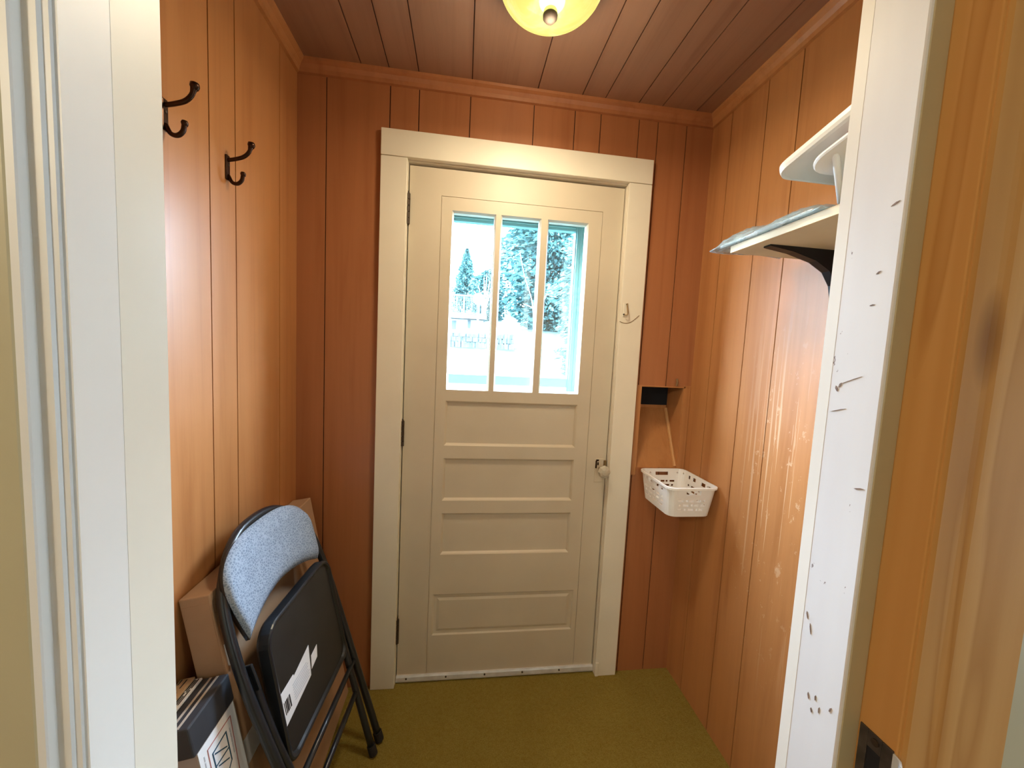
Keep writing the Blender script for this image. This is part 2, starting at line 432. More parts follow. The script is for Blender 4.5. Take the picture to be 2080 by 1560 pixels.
# the near room the photographer stands in
b = BM()
for q in ((-2.2, 2.2, -4.4, -4.3, 0, 2.5), (-2.3, -2.2, -4.4, -1.13, 0, 2.5), (2.2, 2.3, -4.4, -1.13, 0, 2.5),
          (-2.2, XL-.10, -1.13, -1.06, 0, 2.5), (XR+.10, 2.2, -1.165, -1.06, 0, 2.5)):
    box(b, *q)
obj('wall_rear', b, 'plaster', kind='structure')
b = BM(); box(b, -2.3, 2.3, -4.4, -1.06, 2.427, 2.5); obj('ceiling_rear', b, 'plaster', kind='structure')
b = BM(); box(b, -2.3, 2.3, -4.4, -1.105, -.08, 0); obj('floor_rear', b, 'nearfloor', kind='structure')

# added, unseen window set behind the cool light on the left jamb
b = BM()
for q in cut_rects(-2.30, -1.30, .40, 1.70, [(-2.24, -1.36, .46, 1.64)]): box(b, 2.170, 2.20, q[0], q[1], q[2], q[3])
w1 = obj('added_window', b, 'white', kind='structure')
b = BM(); box(b, 2.186, 2.192, -2.24, -1.36, .46, 1.64); obj('added_blind', b, 'paper', w1)

# ------------------------------------------------------------------ back door
b = BM()
box(b, -.302, -.288, .0, .13, 0, 2.042); box(b, .547, .562, .0, .13, 0, 2.042); box(b, -.302, .562, .0, .13, 2.040, 2.056)
box(b, -.288, -.276, .05, .075, 0, 2.04); box(b, .535, .547, .05, .075, 0, 2.04); box(b, -.276, .535, .05, .075, 2.024, 2.04)
box(b, -.288, .547, .040, .13, 0, .024)
obj('trim_13', b, 'white', kind='structure')
b = BM(); box(b, -.382, -.289, -.020, 0, 0, 2.043); obj('trim_14', b, 'white', kind='structure', bevel=.002)
b = BM(); box(b, .548, .640, -.020, 0, 0, 2.043); box(b, .548, .562, -.0225, -.019, 0, .062); obj('trim_15', b, 'white', kind='structure', bevel=.0015)
b = BM(); box(b, -.382, .640, -.021, 0, 2.045, 2.136); obj('trim_16', b, 'white', kind='structure', bevel=.002)

DY, DB = .012, .048
X0, X1 = -.284, .543
SL, SR = -.166, .459                          # stile joints
PXa, PXb = -.127, .406                        # panel field
lites = [(-.126, .040), (.059, .216), (.241, .405)]
PZ = [(.989, 1.167), (.765, .938), (.540, .713)]
LZ = (1.211, 1.887)
b = BM()
g = .0009
box(b, X0, SL-g, DY, DB, .026, 2.032); box(b, SR+g, X1, DY, DB, .026, 2.032)
box(b, SL-g, SR+g, DY, DB, 1.935+g, 2.032)
for q in ((SL-.005, SL+.005, .027, 2.03), (SR-.005, SR+.005, .027, 2.03), (SL, SR, 1.930, 1.940)): box(b, q[0], q[1], DY+.003, DB-.002, q[2], q[3])
holes = [(a, c, *LZ) for a, c in lites]+[(PXa, PXb, *z) for z in PZ]+[(-.150, .440, .195, .372)]
for r in cut_rects(SL+g, SR-g, .026, 1.935-g, holes): box(b, r[0], r[1], DY, DB, r[2], r[3])
def ring(bm, o, i, yo, yi):
    """sloped moulding from outer rectangle o at depth yo to inner rectangle i at depth yi"""
    c = lambda r, y: [bm.verts.new((r[0], y, r[2])), bm.verts.new((r[1], y, r[2])), bm.verts.new((r[1], y, r[3])), bm.verts.new((r[0], y, r[3]))]
    A = c(o, yo); B = c(i, yi)
    for k in range(4): bm.faces.new((A[k], A[(k+1) % 4], B[(k+1) % 4], B[k]))
    return B
def inset(r, d): return (r[0]+d, r[1]-d, r[2]+d, r[3]-d)
for z in PZ:
    r = (PXa, PXb, *z)
    ring(b, r, inset(r, .004), DY, DY+.003); ring(b, inset(r, .004), inset(r, .009), DY+.003, DY+.010)
    i = inset(r, .008); box(b, i[0], i[1], DY+.0098, DB-.008, i[2], i[3])
r = (-.150, .440, .195, .372)                 # raised bottom panel
ring(b, r, inset(r, .006), DY, DY+.004); ring(b, inset(r, .006), inset(r, .017), DY+.004, DY+.0045)
ring(b, inset(r, .017), inset(r, .028), DY+.0045, DY+.0015)
i = inset(r, .0275); box(b, i[0], i[1], DY+.0015, DB-.006, i[2], i[3])
for a, c in lites:                            # glazing beads
    r = (a, c, *LZ); ring(b, r, inset(r, .006), DY, DY+.010); ring(b, inset(r, .006), inset(r, .0062), DY+.010, DB-.004)
door = obj('door_1', b, 'doorp', kind='structure')
for a, c in lites:
    r = inset((a, c, *LZ), .004); b = BM(); box(b, r[0], r[1], DY+.013, DY+.016, r[2], r[3]); obj('glass_pane', b, 'glass', door)
b = BM()
prism(b, [(DY+.0005, .004), (DY+.0005, .030), (DY-.006, .030), (DY-.009, .024), (DY-.012, .010), (DY-.010, .004)], 'x', X0-.002, X1+.003)
sweep = obj('door_sweep', b, 'alu', door, label='aluminium strip along the door bottom')
for x in (-.245, -.085, .075, .235, .395):
    b = BM(); tube(b, [(x, DY-.0125, .019), (x, DY-.0085, .020)], .0035, 10); obj('screw', b, 'hinge', sweep)
for z0, z1 in ((1.820, 1.930), (.985, 1.085), (.172, .276)):
    b = BM(); n = 5; h = (z1-z0)/n
    for k in range(n): tube(b, [(-.286, DY-.006, z0+h*k+.0008), (-.286, DY-.006, z0+h*(k+1)-.0008)], .0068, 12)
    box(b, -.2895, -.284, DY-.003, DY+.020, z0, z1)
    hg = obj('hinge', b, 'hinge', door)
    b = BM(); tube(b, [(-.286, DY-.006, z1), (-.286, DY-.006, z1+.008)], [.0045, .002], 10); obj('pin_tip', b, 'hinge', hg)
# knob with worn backplate
b = BM(); box(b, .497, .533, DY-.0025, DY+.001, .845, .945); kp = obj('backplate', b, 'doorp', door, bevel=.002, label='painted-over backplate of the knob')
b = BM()
for q in ((.500, .512, .935, .942), (.498, .504, .905, .937), (.506, .512, .918, .930)): box(b, q[0], q[1], DY-.0035, DY, q[2], q[3])
obj('worn_patch', b, 'bronze', door)
b = BM(); lathe(b, [(.0085, DY+.001), (.0085, DY-.022), (.011, DY-.024), (.011, DY-.028)], 20, (.520, 0, .903), 'y'); obj('knob_shank', b, 'brass', door, smooth=False)
b = BM(); lathe(b, [(.010, DY-.027), (.022, DY-.034), (.0265, DY-.046), (.022, DY-.058), (.012, DY-.062), (.0, DY-.063)], 8, (.520, 0, .903), 'y'); obj('door_knob', b, 'knobglass', door, label='faceted clear glass knob')
b = BM(); box(b, .534, .5445, DY-.008, DY+.004, .900, .938); obj('latch', b, 'brass', door, bevel=.002)

# hook catch screwed to the casing beside the door
e = empty('hook_catch', 'small old metal hook catch on the white casing right of the door', 'catch', (.566, -.02, 1.555))
b = BM(); box(b, -.009, .009, -.003, 0, -.024, .030); obj('catch_plate', b, 'white', e, bevel=.003)
b = BM(); tube(b, spline([(.004, -.006, .026), (.004, -.010, .012), (.006, -.014, -.010), (.002, -.014, -.019), (-.006, -.010, -.018)], 5), .0024, 8); obj('hook', b, 'brass', e, smooth=True)
for q in ((.004, .024), (-.006, -.016)):
    b = BM(); tube(b, [(q[0], -.006, q[1]), (q[0], -.0025, q[1])], .0035, 10); obj('screw', b, 'hinge', e)
b = BM(); tube(b, spline([(-.020, -.0006, -.044), (.004, -.0006, -.050), (.030, -.0006, -.042), (.060, -.0006, -.016)], 6), [.0012]*6*3+[.0012], 6); obj('swing_mark', b, 'scratch', e, label='curved scratch left by the hook')

# storm door outside
b = BM()
sx0, sx1 = -.285, .545
for r in cut_rects(sx0, sx1, .02, 2.03, [(-.15, .404, 1.262, 1.908), (-.15, .404, .25, 1.222)]): box(b, r[0], r[1], .190, .220, r[2], r[3])
box(b, -.15, .404, .186, .192, 1.920, 1.926); box(b, -.15, .404, .186, .192, 1.936, 1.944)
box(b, .410, .416, .186, .192, .25, 1.95); box(b, .428, .434, .186, .192, .25, 1.95)
sd = obj('door_2', b, 'storm', kind='structure', bevel=.002)
for z in ((1.262, 1.908), (.25, 1.222)):
    b = BM(); box(b, -.148, .402, .203, .206, z[0]+.001, z[1]-.001); obj('glass_pane', b, 'glass', sd)
b = BM(); box(b, -.30, .56, .13, .24, -.06, 0); box(b, -.34, -.286, .13, .23, 0, 2.08); box(b, .546, .60, .13, .23, 0, 2.08); box(b, -.34, .60, .13, .23, 2.032, 2.10)
obj('trim_17', b, 'storm', kind='structure')

# ------------------------------------------------------------------ niche in the back wall
b = BM()
nx0, nx1, nz0, nz1 = NICHE
box(b, nx0-.02, nx0, .121, .16, nz0-.02, nz1+.02)
A = [(0.004, nz0), (.122, 1.152), (.122, 1.165), (.135, 1.165), (.03, nz0-.02), (.004, nz0-.02)]
prism(b, A, 'x', nx0, nx1)                     # sloping back board
box(b, nx1-.003, nx1+.004, .0005, .134, nz0, nz1); box(b, nx0-.004, nx0+.003, .0005, .134, nz0, nz1)
n1 = obj('trim_18', b, 'wall', kind='structure')
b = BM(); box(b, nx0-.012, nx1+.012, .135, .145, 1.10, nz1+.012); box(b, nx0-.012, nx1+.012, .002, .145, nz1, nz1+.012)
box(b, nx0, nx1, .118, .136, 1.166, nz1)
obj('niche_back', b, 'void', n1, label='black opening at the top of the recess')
b = BM(); tube(b, [(nx1-.008, .006, nz0+.006), (nx1-.008, .116, 1.152)], .0075, 8); obj('corner_bead', b, 'bead', n1)
b = BM(); box(b, nx0-.020, nx0+.001, -.004, .0, nz0-.03, nz1+.006); box(b, nx1-.001, XR-.002, -.003, .0, nz0-.03, nz1+.010)
box(b, nx0-.02, nx1+.005, -.003, .0, nz1, nz1+.005)
obj('frame_strip', b, 'wall', n1)
b = BM(); tube(b, [(.820, -.004, 1.262), (.822, -.005, 1.275), (.820, -.004, 1.292)], .004, 8); obj('stain', b, 'scratch', n1)

# ------------------------------------------------------------------ perforated basket in the corner
def basket():
    e = empty('storage_basket', 'white perforated plastic basket fixed in the right corner under the wall recess', 'basket', (.7825, -.1240, .800))
    L, W, H = .235, .196, .112                # along y, along x, height
    def outline(k, t):                         # rounded rectangle, grows with height
        g = .014*t; hx, hy = W/2-.016+g, L/2-.016+g; r = .028
        pts = []
        for cx, cy, a0 in ((hx-r, hy-r, 0), (-hx+r, hy-r, 90), (-hx+r, -hy+r, 180), (hx-r, -hy+r, 270)):
            for s in range(k+1):
                a = math.radians(a0+90*s/k); pts.append((cx+r*math.cos(a), cy+r*math.sin(a)))
        return pts
    k = 5
    b = BM()
    zs = [0, .012, .023, .031, .040, .048, .057, .065, .076, .085, .099, .112]
    # vertical strips: subdivide the straight runs so slots can be cut
    def dense(t):
        p = outline(k, t); q = []
        n = len(p)
        for i in range(n):
            a, c = Vector(p[i]), Vector(p[(i+1) % n])
            m = 28 if (a-c).length > .05 else 1
            for s in range(m): q.append(a.lerp(c, s/m))
        return q
    rings = []
    for z in zs:
        t = z/H; rings.append([b.verts.new((p.x, p.y, z)) for p in dense(t)])
    n = len(rings[0])
    side_runs = []
    i = 0
    straight = [False]*n
    q0 = dense(1)
    for i in range(n):
        a, c = q0[i], q0[(i+1) % n]
        straight[i] = abs(a.x-c.x) < 1e-6 or abs(a.y-c.y) < 1e-6
    run = 0
    for j in range(len(zs)-1):
        row = {2: 0, 4: 1, 6: 2, 9: 3}.get(j)
        cnt = 0
        for i in range(n):
            cnt = cnt+1 if straight[i] else 0
            hole = False
            if straight[i] and row is not None and 2 <= cnt <= 27:
                u = cnt-2
                pat = ['11110011001111100110111100', '01100111110011011110011110', '11111001101111001111001100', '00000000000000000000000000'][row]
                hole = pat[u] == '1'
            if straight[i] and j == 9 and abs(q0[i].y) > .108 and 9 <= cnt <= 20: hole = True
            if straight[i] and j == 9 and abs(q0[i].x) > .085 and cnt in (3, 4, 8, 9, 10, 11, 18, 19, 20, 24, 25): hole = True   # hand slots in the short ends
            if hole: continue
            b.faces.new((rings[j][i], rings[j][(i+1) % n], rings[j+1][(i+1) % n], rings[j+1][i]))
    b.faces.new(rings[0][::-1])
    o = obj('body', b, 'plastic', e)
    so = o.modifiers.new('thick', 'SOLIDIFY'); so.thickness = .0028; so.offset = 0
    b = BM()
    a = outline(k, 1.0); c = []
    for p in a:
        v = Vector(p); c.append(v+v.normalized()*.007)
    up = [b.verts.new((p[0], p[1], H)) for p in a]; ou = [b.verts.new((p.x, p.y, H-.001)) for p in c]; lo = [b.verts.new((p.x, p.y, H-.008)) for p in c]
    m = len(a)
    for i in range(m):
        b.faces.new((up[i], up[(i+1) % m], ou[(i+1) % m], ou[i])); b.faces.new((ou[i], ou[(i+1) % m], lo[(i+1) % m], lo[i]))
    o = obj('rim', b, 'plastic', e); so = o.modifiers.new('thick', 'SOLIDIFY'); so.thickness = .0022
    for p in ((-.06, .098), (.06, .098), (.083, -.075), (.083, .085)):
        b = BM(); lathe(b, [(0, 0), (.004, 0), (.003, .002), (0, .0025)], 10)
        o = obj('screw', b, 'screw', e)
        o.location = (p[0], p[1]-.002, H-.012) if abs(p[0]) < .07 else (p[0]-.002, p[1], H-.012)
        o.rotation_euler = (PI/2, 0, 0) if abs(p[0]) < .07 else (0, -PI/2, 0)
basket()

# ------------------------------------------------------------------ coat hooks on the left wall
def coat_hook(y, z, label):
    e = empty('coat_hook', label, 'coat hook', (XL, y, z), group='coat hooks on the left wall')
    b = BM(); box(b, 0, .004, -.008, .008, -.030, .030); obj('backplate', b, 'bronze', e, bevel=.002)
    b = BM()
    pu = spline([(.002, 0, .018), (.020, -.001, .022), (.040, -.002, .029), (.053, -.003, .041), (.058, -.003, .057)], 6)
    tube(b, pu, [.0045]*(len(pu)-4)+[.0050, .0055, .006, .006], 10)
    obj('upper_prong', b, 'bronze', e, smooth=True)
    b = BM(); lathe(b, [(0, -.008), (.006, -.007), (.0085, -.001), (.0075, .005), (0, .008)], 14, (.059, -.003, .059)); obj('ball_tip', b, 'bronze', e, smooth=True)
    b = BM()
    pl = spline([(.003, 0, -.018), (.012, 0, -.034), (.025, -.001, -.037), (.035, -.001, -.028), (.038, -.001, -.014)], 6)
    tube(b, pl, .0045, 10); obj('lower_prong', b, 'bronze', e, smooth=True)
    b = BM(); lathe(b, [(0, -.006), (.005, -.005), (.0065, 0), (.005, .004), (0, .006)], 12, (.0385, -.001, -.012)); obj('ball_tip', b, 'bronze', e, smooth=True)
    for zz in (.006, -.026):
        b = BM(); lathe(b, [(0, 0), (.0035, 0), (.0025, .0015), (0, .002)], 10); o = obj('screw', b, 'hinge', e); o.location = (.004, 0, zz); o.rotation_euler = (0, PI/2, 0)
    return e
coat_hook(-.607, 1.800, 'dark bronze double coat hook nearer the doorway, higher in view, half hidden by the jamb')
coat_hook(-.404, 1.792, 'dark bronze double coat hook farther in, fully visible on the left wall')

# ------------------------------------------------------------------ ceiling lamp
e = empty('ceiling_light', 'round flush ceiling light with glowing yellow glass bowl', 'ceiling light', (.120, -.468, ZC))
b = BM(); lathe(b, [(.0, 0), (.128, 0), (.138, -.010), (.140, -.026), (.133, -.034), (.130, -.030), (.0, -.028)], 64); obj('pan', b, 'bronze', e, smooth=True)
b = BM()
prof = [(.133*math.cos(t), -.032-.078*math.sin(t)) for t in [PI/2*k/14 for k in range(15)]]; prof[-1] = (.0, prof[-1][1])
lathe(b, prof, 64); obj('glass_bowl', b, 'dome', e, smooth=True)
b = BM(); lathe(b, [(.0, -.104), (.013, -.106), (.0185, -.112), (.018, -.119), (.012, -.126), (.0, -.128)], 28); obj('finial', b, 'finial', e, smooth=True)

# ------------------------------------------------------------------ shelf on the right wall, with bracket
SZ = 1.662
e = empty('wall_shelf', 'raw plywood shelf on the right wall held by a black bracket', 'shelf', (XR, -.80, SZ))
b = BM(); box(b, .640-XR, 0, -.262, .288, 0, .018); obj('board', b, 'ply', e)
b = BM(); box(b, .6385-XR, .640-XR, -.262, .288, 0, .018); obj('front_edge', b, 'plyedge', e, label='pale sawn edge of the plywood')
for yb in (-.600, -.98):
    b = BM()
    y0, y1 = yb-.80*-1-.011, yb+.80+.011
    poly = [(0, 0), (-.215, 0), (-.215, -.004), (-.150, -.013), (-.085, -.030), (-.045, -.052), (-.022, -.085), (-.013, -.122), (-.006, -.160), (0, -.162)]
    prism(b, poly, 'y', y0, y1)
    br = obj('bracket', b, 'iron', e)
    b = BM(); lathe(b, [(0, 0), (.007, 0), (.006, .003), (0, .005)], 12); o = obj('screw', b, 'screw', br); o.location = (-.013, (y0+y1)/2, -.118); o.rotation_euler = (0, -PI/2-.2, 0)

# flattened clear bag lying on the shelf end
b = BM()
nx, ny = 10, 34
x0, x1, y0, y1 = .622, .84, -.790, -.455
top = []; bot = []
rnd = random.Random(3)
for j in range(ny+1):
    rt = []; rb = []
    for i in range(nx+1):
        u, v = i/nx, j/ny
        edge = min(1, 5*u+.0)*min(1, 8*(1-u))*min(1, 7*v)*min(1, 14*(1-v))
        prof = .036*(.60+.40*math.sin(PI*min(1, (1-v)*1.15)))*(math.sqrt(max(edge, 0)))
        h = prof*(1+.35*math.sin(9*v+3*u)*math.sin(5*u+1))+rnd.uniform(-.0018, .0018)
        sag = -.004*max(0, (v-.86)/.14)
        x = x0+(x1-x0)*u+.006*math.sin(11*v)*(1-u)+rnd.uniform(-.002, .002); y = y0+(y1-y0)*v+.008*math.sin(7*u)
        rt.append(b.verts.new((x, y, SZ+.0205+max(h, .0015)+sag))); rb.append(b.verts.new((x, y, SZ+.0190+sag)))
    top.append(rt); bot.append(rb)
for j in range(ny):
    for i in range(nx):
        b.faces.new((top[j][i], top[j][i+1], top[j+1][i+1], top[j+1][i])); b.faces.new((bot[j][i], bot[j+1][i], bot[j+1][i+1], bot[j][i+1]))
for j in range(ny):
    b.faces.new((top[j][0], top[j+1][0], bot[j+1][0], bot[j][0])); b.faces.new((top[j][nx], bot[j][nx], bot[j+1][nx], top[j+1][nx]))
for i in range(nx):
    b.faces.new((top[0][i], bot[0][i], bot[0][i+1], top[0][i+1])); b.faces.new((top[ny][i], top[ny][i+1], bot[ny][i+1], bot[ny][i]))
bag = obj('plastic_bag', b, 'film', smooth=True)
tag(bag, 'flattened clear plastic bag hanging over the far end of the plywood shelf', 'bag')
b = BM(); box(b, .632, .80, -.76, -.475, SZ+.0195, SZ+.0285)
obj('folded_sheet', b, 'paper', bag, bevel=.003)

# tilted white stand of two plates on a rod
def rounded(w, d, r, k=8):
    out = []
    for cx, cy, a0 in ((w-r, d-r, 0), (r, d-r, 90), (r, r, 180), (w-r, r, 270)):
        for s in range(k+1):
            a = math.radians(a0+90*s/k); out.append((cx+r*math.cos(a), cy+r*math.sin(a)))
    return out
def plate(w, d, r, t, lip):
    b = BM(); lev = [(0, .010, -t*.2), (0, .002, -t*.1), (0, 0, t*.3), (0, .0, t*.8), (0, .004, t)]
    rings = []
    base = rounded(w, d, r); c = Vector((w/2, d/2))
    for _, ins, z in lev:
        rings.append([b.verts.new((*(Vector(p)-(Vector(p)-c).normalized()*ins), z)) for p in base])
    n = len(base)
    for i in range(len(lev)-1):
        for k in range(n): b.faces.new((rings[i][k], rings[i][(k+1) % n], rings[i+1][(k+1) % n], rings[i+1][k]))
    b.faces.new(rings[0][::-1]); b.faces.new(rings[-1]); return b
e = empty('plate_stand', 'tilted off-white plastic stand with two plates and a rod on the shelf', 'stand', (.553, -.735, 1.752), (math.radians(-12.2), 0, 0))
o = obj('large_plate', plate(.27, .29, .035, .016, 0), 'greyplastic', e); o.location = (0, -.29, 0)
o = obj('small_plate', plate(.20, .18, .045, .007, 0), 'plastic', e); o.location = (-.006, -.252, -.040)
b = BM(); tube(b, [(.05, -.14, -.035), (.05, -.14, .001)], .022, 16); obj('spacer', b, 'redp', e, label='dark red spacer between the plates')
si = (Matrix.Translation((.553, -.735, 1.752)) @ Matrix.Rotation(math.radians(-12.2), 4, 'X')).inverted()
b = BM(); tube(b, [si @ Vector((.566, -.862, 1.742)), si @ Vector((.650, -.803, 1.6865))], .0055, 12); obj('rod', b, 'plastic', e, smooth=True)

# ------------------------------------------------------------------ boxes against the left wall
tl = math.radians(10.5)
# big flat carton: leans with its top edge on the wall
def lean(x, z, th): return Matrix.Translation((x, 0, z)) @ Matrix.Rotation(-th, 4, 'Y')
H = .797; TH = .064
Rm = Matrix.Rotation(-tl, 4, 'Y')             # top tips toward the wall (-x)
xtop = XL+.002; zb = 0.001
# local: x 0..TH thickness, z 0..H ; lower wall-side corner placed so the upper wall-side edge touches the wall
ox = xtop+H*math.sin(tl)
mat = Matrix.Translation((ox, -.317, zb)) @ Rm
e = empty('flat_carton', 'large flat brown cardboard carton leaning on the left wall behind the folding chair', 'cardboard box', matrix=mat)
b = BM(); box(b, 0, TH, -.285, .285, 0, H); obj('body', b, 'card', e, bevel=.003)
b = BM(); box(b, TH, TH+.0008, -.285, .285, H*.5-.03, H*.5+.03); box(b, TH-.004, TH+.0008, -.2858, -.284, H*.5-.03, H*.5+.03); obj('packing_tape', b, 'tape', e, label='pale packing tape')
b = BM(); box(b, .004, TH-.004, -.2855, -.2845, .02, H-.02); obj('end_flap', b, 'card', e)
b = BM(); box(b, TH-.001, TH+.012, -.276, -.258, .615, .668); obj('loose_flap', b, 'tape', e, bevel=.001, label='small pale flap standing off the carton')

# narrow carton with printed label, leaning nearer the doorway
th = math.radians(10.7)
A = Vector((-.552, -.73, .55))
tdir = Vector((math.sin(th), 0, -math.cos(th))); nd = Vector((math.cos(th), 0, math.sin(th)))
mat = Matrix(((nd.x, 0, -tdir.x, A.x), (0, 1, 0, A.y), (nd.z, 0, -tdir.z, A.z), (0, 0, 0, 1)))   # x out of face, y along, z up slope; origin at near top corner
LH = .530/math.cos(th)
e = empty('narrow_carton', 'narrow carton with a white hexagon-logo label standing under the black box', 'cardboard box', matrix=mat)
b = BM(); box(b, -.085, 0, 0, .122, -LH, 0); obj('body', b, 'card2', e, bevel=.002)
b = BM(); box(b, 0, .0008, .001, .1165, -.30, -.001); lab = obj('label', b, 'paper', e, label='white printed label')
def stroke(bm, p, q, w, h=.0016):
    p = Vector((p[0], -p[1])); q = Vector((q[0], -q[1])); d = (q-p).normalized(); s = Vector((-d.y, d.x))*w/2
    vs = []
    for x in (.0007, h):
        for v in (p-s-d*w*.3, p+s-d*w*.3, q+s+d*w*.3, q-s+d*w*.3): vs.append(bm.verts.new((x, v.x, v.y)))
    bm.faces.new(vs[4:]); bm.faces.new(vs[3::-1])
    for k in range(4): bm.faces.new((vs[k], vs[(k+1) % 4], vs[4+(k+1) % 4], vs[4+k]))
def poly(name, pts, w, m, close=True):
    b = BM(); n = len(pts)
    for i in range(n if close else n-1): stroke(b, pts[i], pts[(i+1) % n], w)
    obj(name, b, m, lab)
poly('red_outline', [(.0239, .019), (.0989, .0199), (.0909, .150), (.0200, .150)], .0018, 'redink')
poly('logo_outline', [(.0337, .0385), (.0782, .0366), (.0770, .1027), (.0565, .118), (.0345, .0985)], .0026, 'blueink')
poly('logo_stroke', [(.0392, .0451), (.0720, .0652)], .0024, 'blueink', False)
poly('logo_stroke', [(.0354, .0698), (.0768, .0725)], .0024, 'blueink', False)
poly('logo_stroke', [(.0421, .0765), (.0711, .0923)], .0024, 'blueink', False)
b = BM()
for s0 in range(5):
    b = BM(); stroke(b, (.0893-.0003*s0, .040+.012*s0), (.0891-.0003*s0, .049+.012*s0), .0026); obj('print_line', b, 'greyink', lab)
for s0 in range(3):
    b = BM(); stroke(b, (.0131-.0004*s0, .021+.014*s0), (.0130-.0004*s0, .031+.014*s0), .0022); obj('print_line', b, 'greyink', lab)

# black box lying on the narrow carton, against the wall side
mat2 = mat.copy()
e = empty('black_box', 'small black box with two tan stripes stacked on the narrow carton by the left jamb', 'box', matrix=mat2)
b = BM(); box(b, -.098, .002, -.008, .122, .0005, .064); obj('body', b, 'blackbox', e, bevel=.003)
b = BM(); box(b, -.022, -.017, -.004, .119, .0638, .0648); box(b, -.036, -.031, -.004, .119, .0638, .0648); obj('stripes', b, 'stripe', e, label='two pale tan stripes')
# printed leaflets on the black box
for k, (y0, y1, x0, x1, m, nm, lb) in enumerate((
        (.0, .118, -.092, -.050, 'paper', 'leaflet', 'black and white printed leaflet lying on the small black box'),
        (.035, .118, -.093, -.064, 'tan', 'envelope', 'tan paper envelope on top of the printed leaflet by the left wall'))):
    e = empty(nm, lb, 'paper', matrix=mat2 @ Matrix.Translation((0, 0, .0652+.006*k)))
    b = BM(); box(b, x0, x1, y0, y1, 0, .0045); obj('sheet', b, m, e, bevel=.0008)
    b = BM(); rn = random.Random(5+k)
    for i in range(9 if k == 0 else 2):
        xx = x0+.003+i*(x1-x0-.006)/(9 if k == 0 else 2); ya = y0+rn.uniform(.002, .03)
        while ya < y1-.012:
            yb2 = min(ya+rn.uniform(.012, .04), y1-.002); box(b, xx, xx+.0028, ya, yb2, .0044, .0049); ya = yb2+rn.uniform(.004, .012)
    obj('print', b, 'ink', e)

# ------------------------------------------------------------------ folded chair
ya, le = -.066, .318
u = Vector((-math.sin(ya), math.cos(ya), 0)); v = Vector((-math.sin(le)*math.cos(ya), -math.sin(le)*math.sin(ya), math.cos(le))); n = u.cross(v)
O = Vector((-.302, -.225, .010))-u*.193
mat = Matrix(((u.x, v.x, n.x, O.x), (u.y, v.y, n.y, O.y), (u.z, v.z, n.z, O.z), (0, 0, 0, 1)))
ch = empty('folding_chair', 'folded black metal folding chair with blue-grey padded back leaning on the big carton', 'folding chair', matrix=mat)
HW, L = .212, .927
def bow(uu, vv):                              # the back curves away from the sitter at its middle
    t = max(0, min(1, (vv-.55)/.25)); return -.012*t*(1-(uu/HW)**2)
half = [(.193, .012), (.202, .20), (.213, .42), (.219, .58), (.216, .68), (.206, .76), (.190, .815), (.166, .848), (.128, .886), (.072, .914)]
path = [(-p[0], p[1]) for p in half]+[(0, L-.005)]+half[::-1]
b = BM(); tube(b, spline([(p[0], p[1], bow(*p)) for p in path], 5), .0115, 14); obj('frame', b, 'blackm', ch, smooth=True)
# padded backrest
b = BM(); nu, nv = 28, 10
def topv(x): return .800+.115*max(0, 1-(abs(x)/.1965)**2.6)**(1/2.6)
def botv(x): return .690+.046*(1-(abs(x)/.196)**1.8)
grid = {}
for side in (0, 1):
    for i in range(nu+1):
        x = -.196*math.cos(PI*i/nu)
        for j in range(nv+1):
            t = j/nv; vv = botv(x)+(topv(x)-botv(x))*t
            xs = x*(1-.10*(1-min(1, (vv-.69)/.12))**1.5)
            e2 = min(1, 6*t)*min(1, 6*(1-t))*min(1, 10*(i/nu))*min(1, 10*(1-i/nu))
            pad = .014*math.sqrt(max(e2, 0))
            grid[side, i, j] = b.verts.new((xs, vv, bow(x, vv)+(.012+pad if side == 0 else .002)))
for i in range(nu):
    for j in range(nv):
        b.faces.new((grid[0, i, j], grid[0, i+1, j], grid[0, i+1, j+1], grid[0, i, j+1])).material_index = 0
        b.faces.new((grid[1, i, j], grid[1, i, j+1], grid[1, i+1, j+1], grid[1, i+1, j])).material_index = 1
for i in range(nu):
    for j in (0, nv): b.faces.new((grid[0, i, j], grid[0, i+1, j], grid[1, i+1, j], grid[1, i, j])).material_index = 1
for j in range(nv):
    for i in (0, nu): b.faces.new((grid[0, i, j], grid[0, i, j+1], grid[1, i, j+1], grid[1, i, j])).material_index = 1
obj('backrest', b, None, ch, smooth=True, mats=['fabric', 'blackm'], label='blue-grey fabric padded backrest')
# seat folded up, underside toward the room
def seat_outline(ins, k=8):
    w0, w1, v0, v1, r0, r1 = .182-ins, .176-ins, 0+ins, .350-ins, .03, max(.055-ins, .01)
    out = []
    for cx, cy, r, a0 in ((w1-r1, v1-r1, r1, 0), (-w1+r1, v1-r1, r1, 90), (-w0+r0, v0+r0, r0, 180), (w0-r0, v0+r0, r0, 270)):
        for s in range(k+1):
            a = math.radians(a0+90*s/k); out.append((cx+r*math.cos(a)+.006, cy+r*math.sin(a)))
    return out
b = BM(); lev = [(.014, -.036), (.004, -.033), (0, -.026), (0, -.004), (.002, -.001), (.005, 0), (.010, -.002), (.013, -.008)]
rings = [[b.verts.new((p[0], p[1], z)) for p in seat_outline(i)] for i, z in lev]
m_ = len(rings[0])
for i in range(len(lev)-1):
    for k in range(m_): b.faces.new((rings[i][k], rings[i][(k+1) % m_], rings[i+1][(k+1) % m_], rings[i+1][k]))
b.faces.new(rings[0][::-1]); f = b.faces.new(rings[-1]); f.material_index = 1
seat = obj('seat', b, None, ch, mats=['blackm', 'blackp'], loc=(0, .345, .002), rot=(math.radians(7.0), 0, 0))
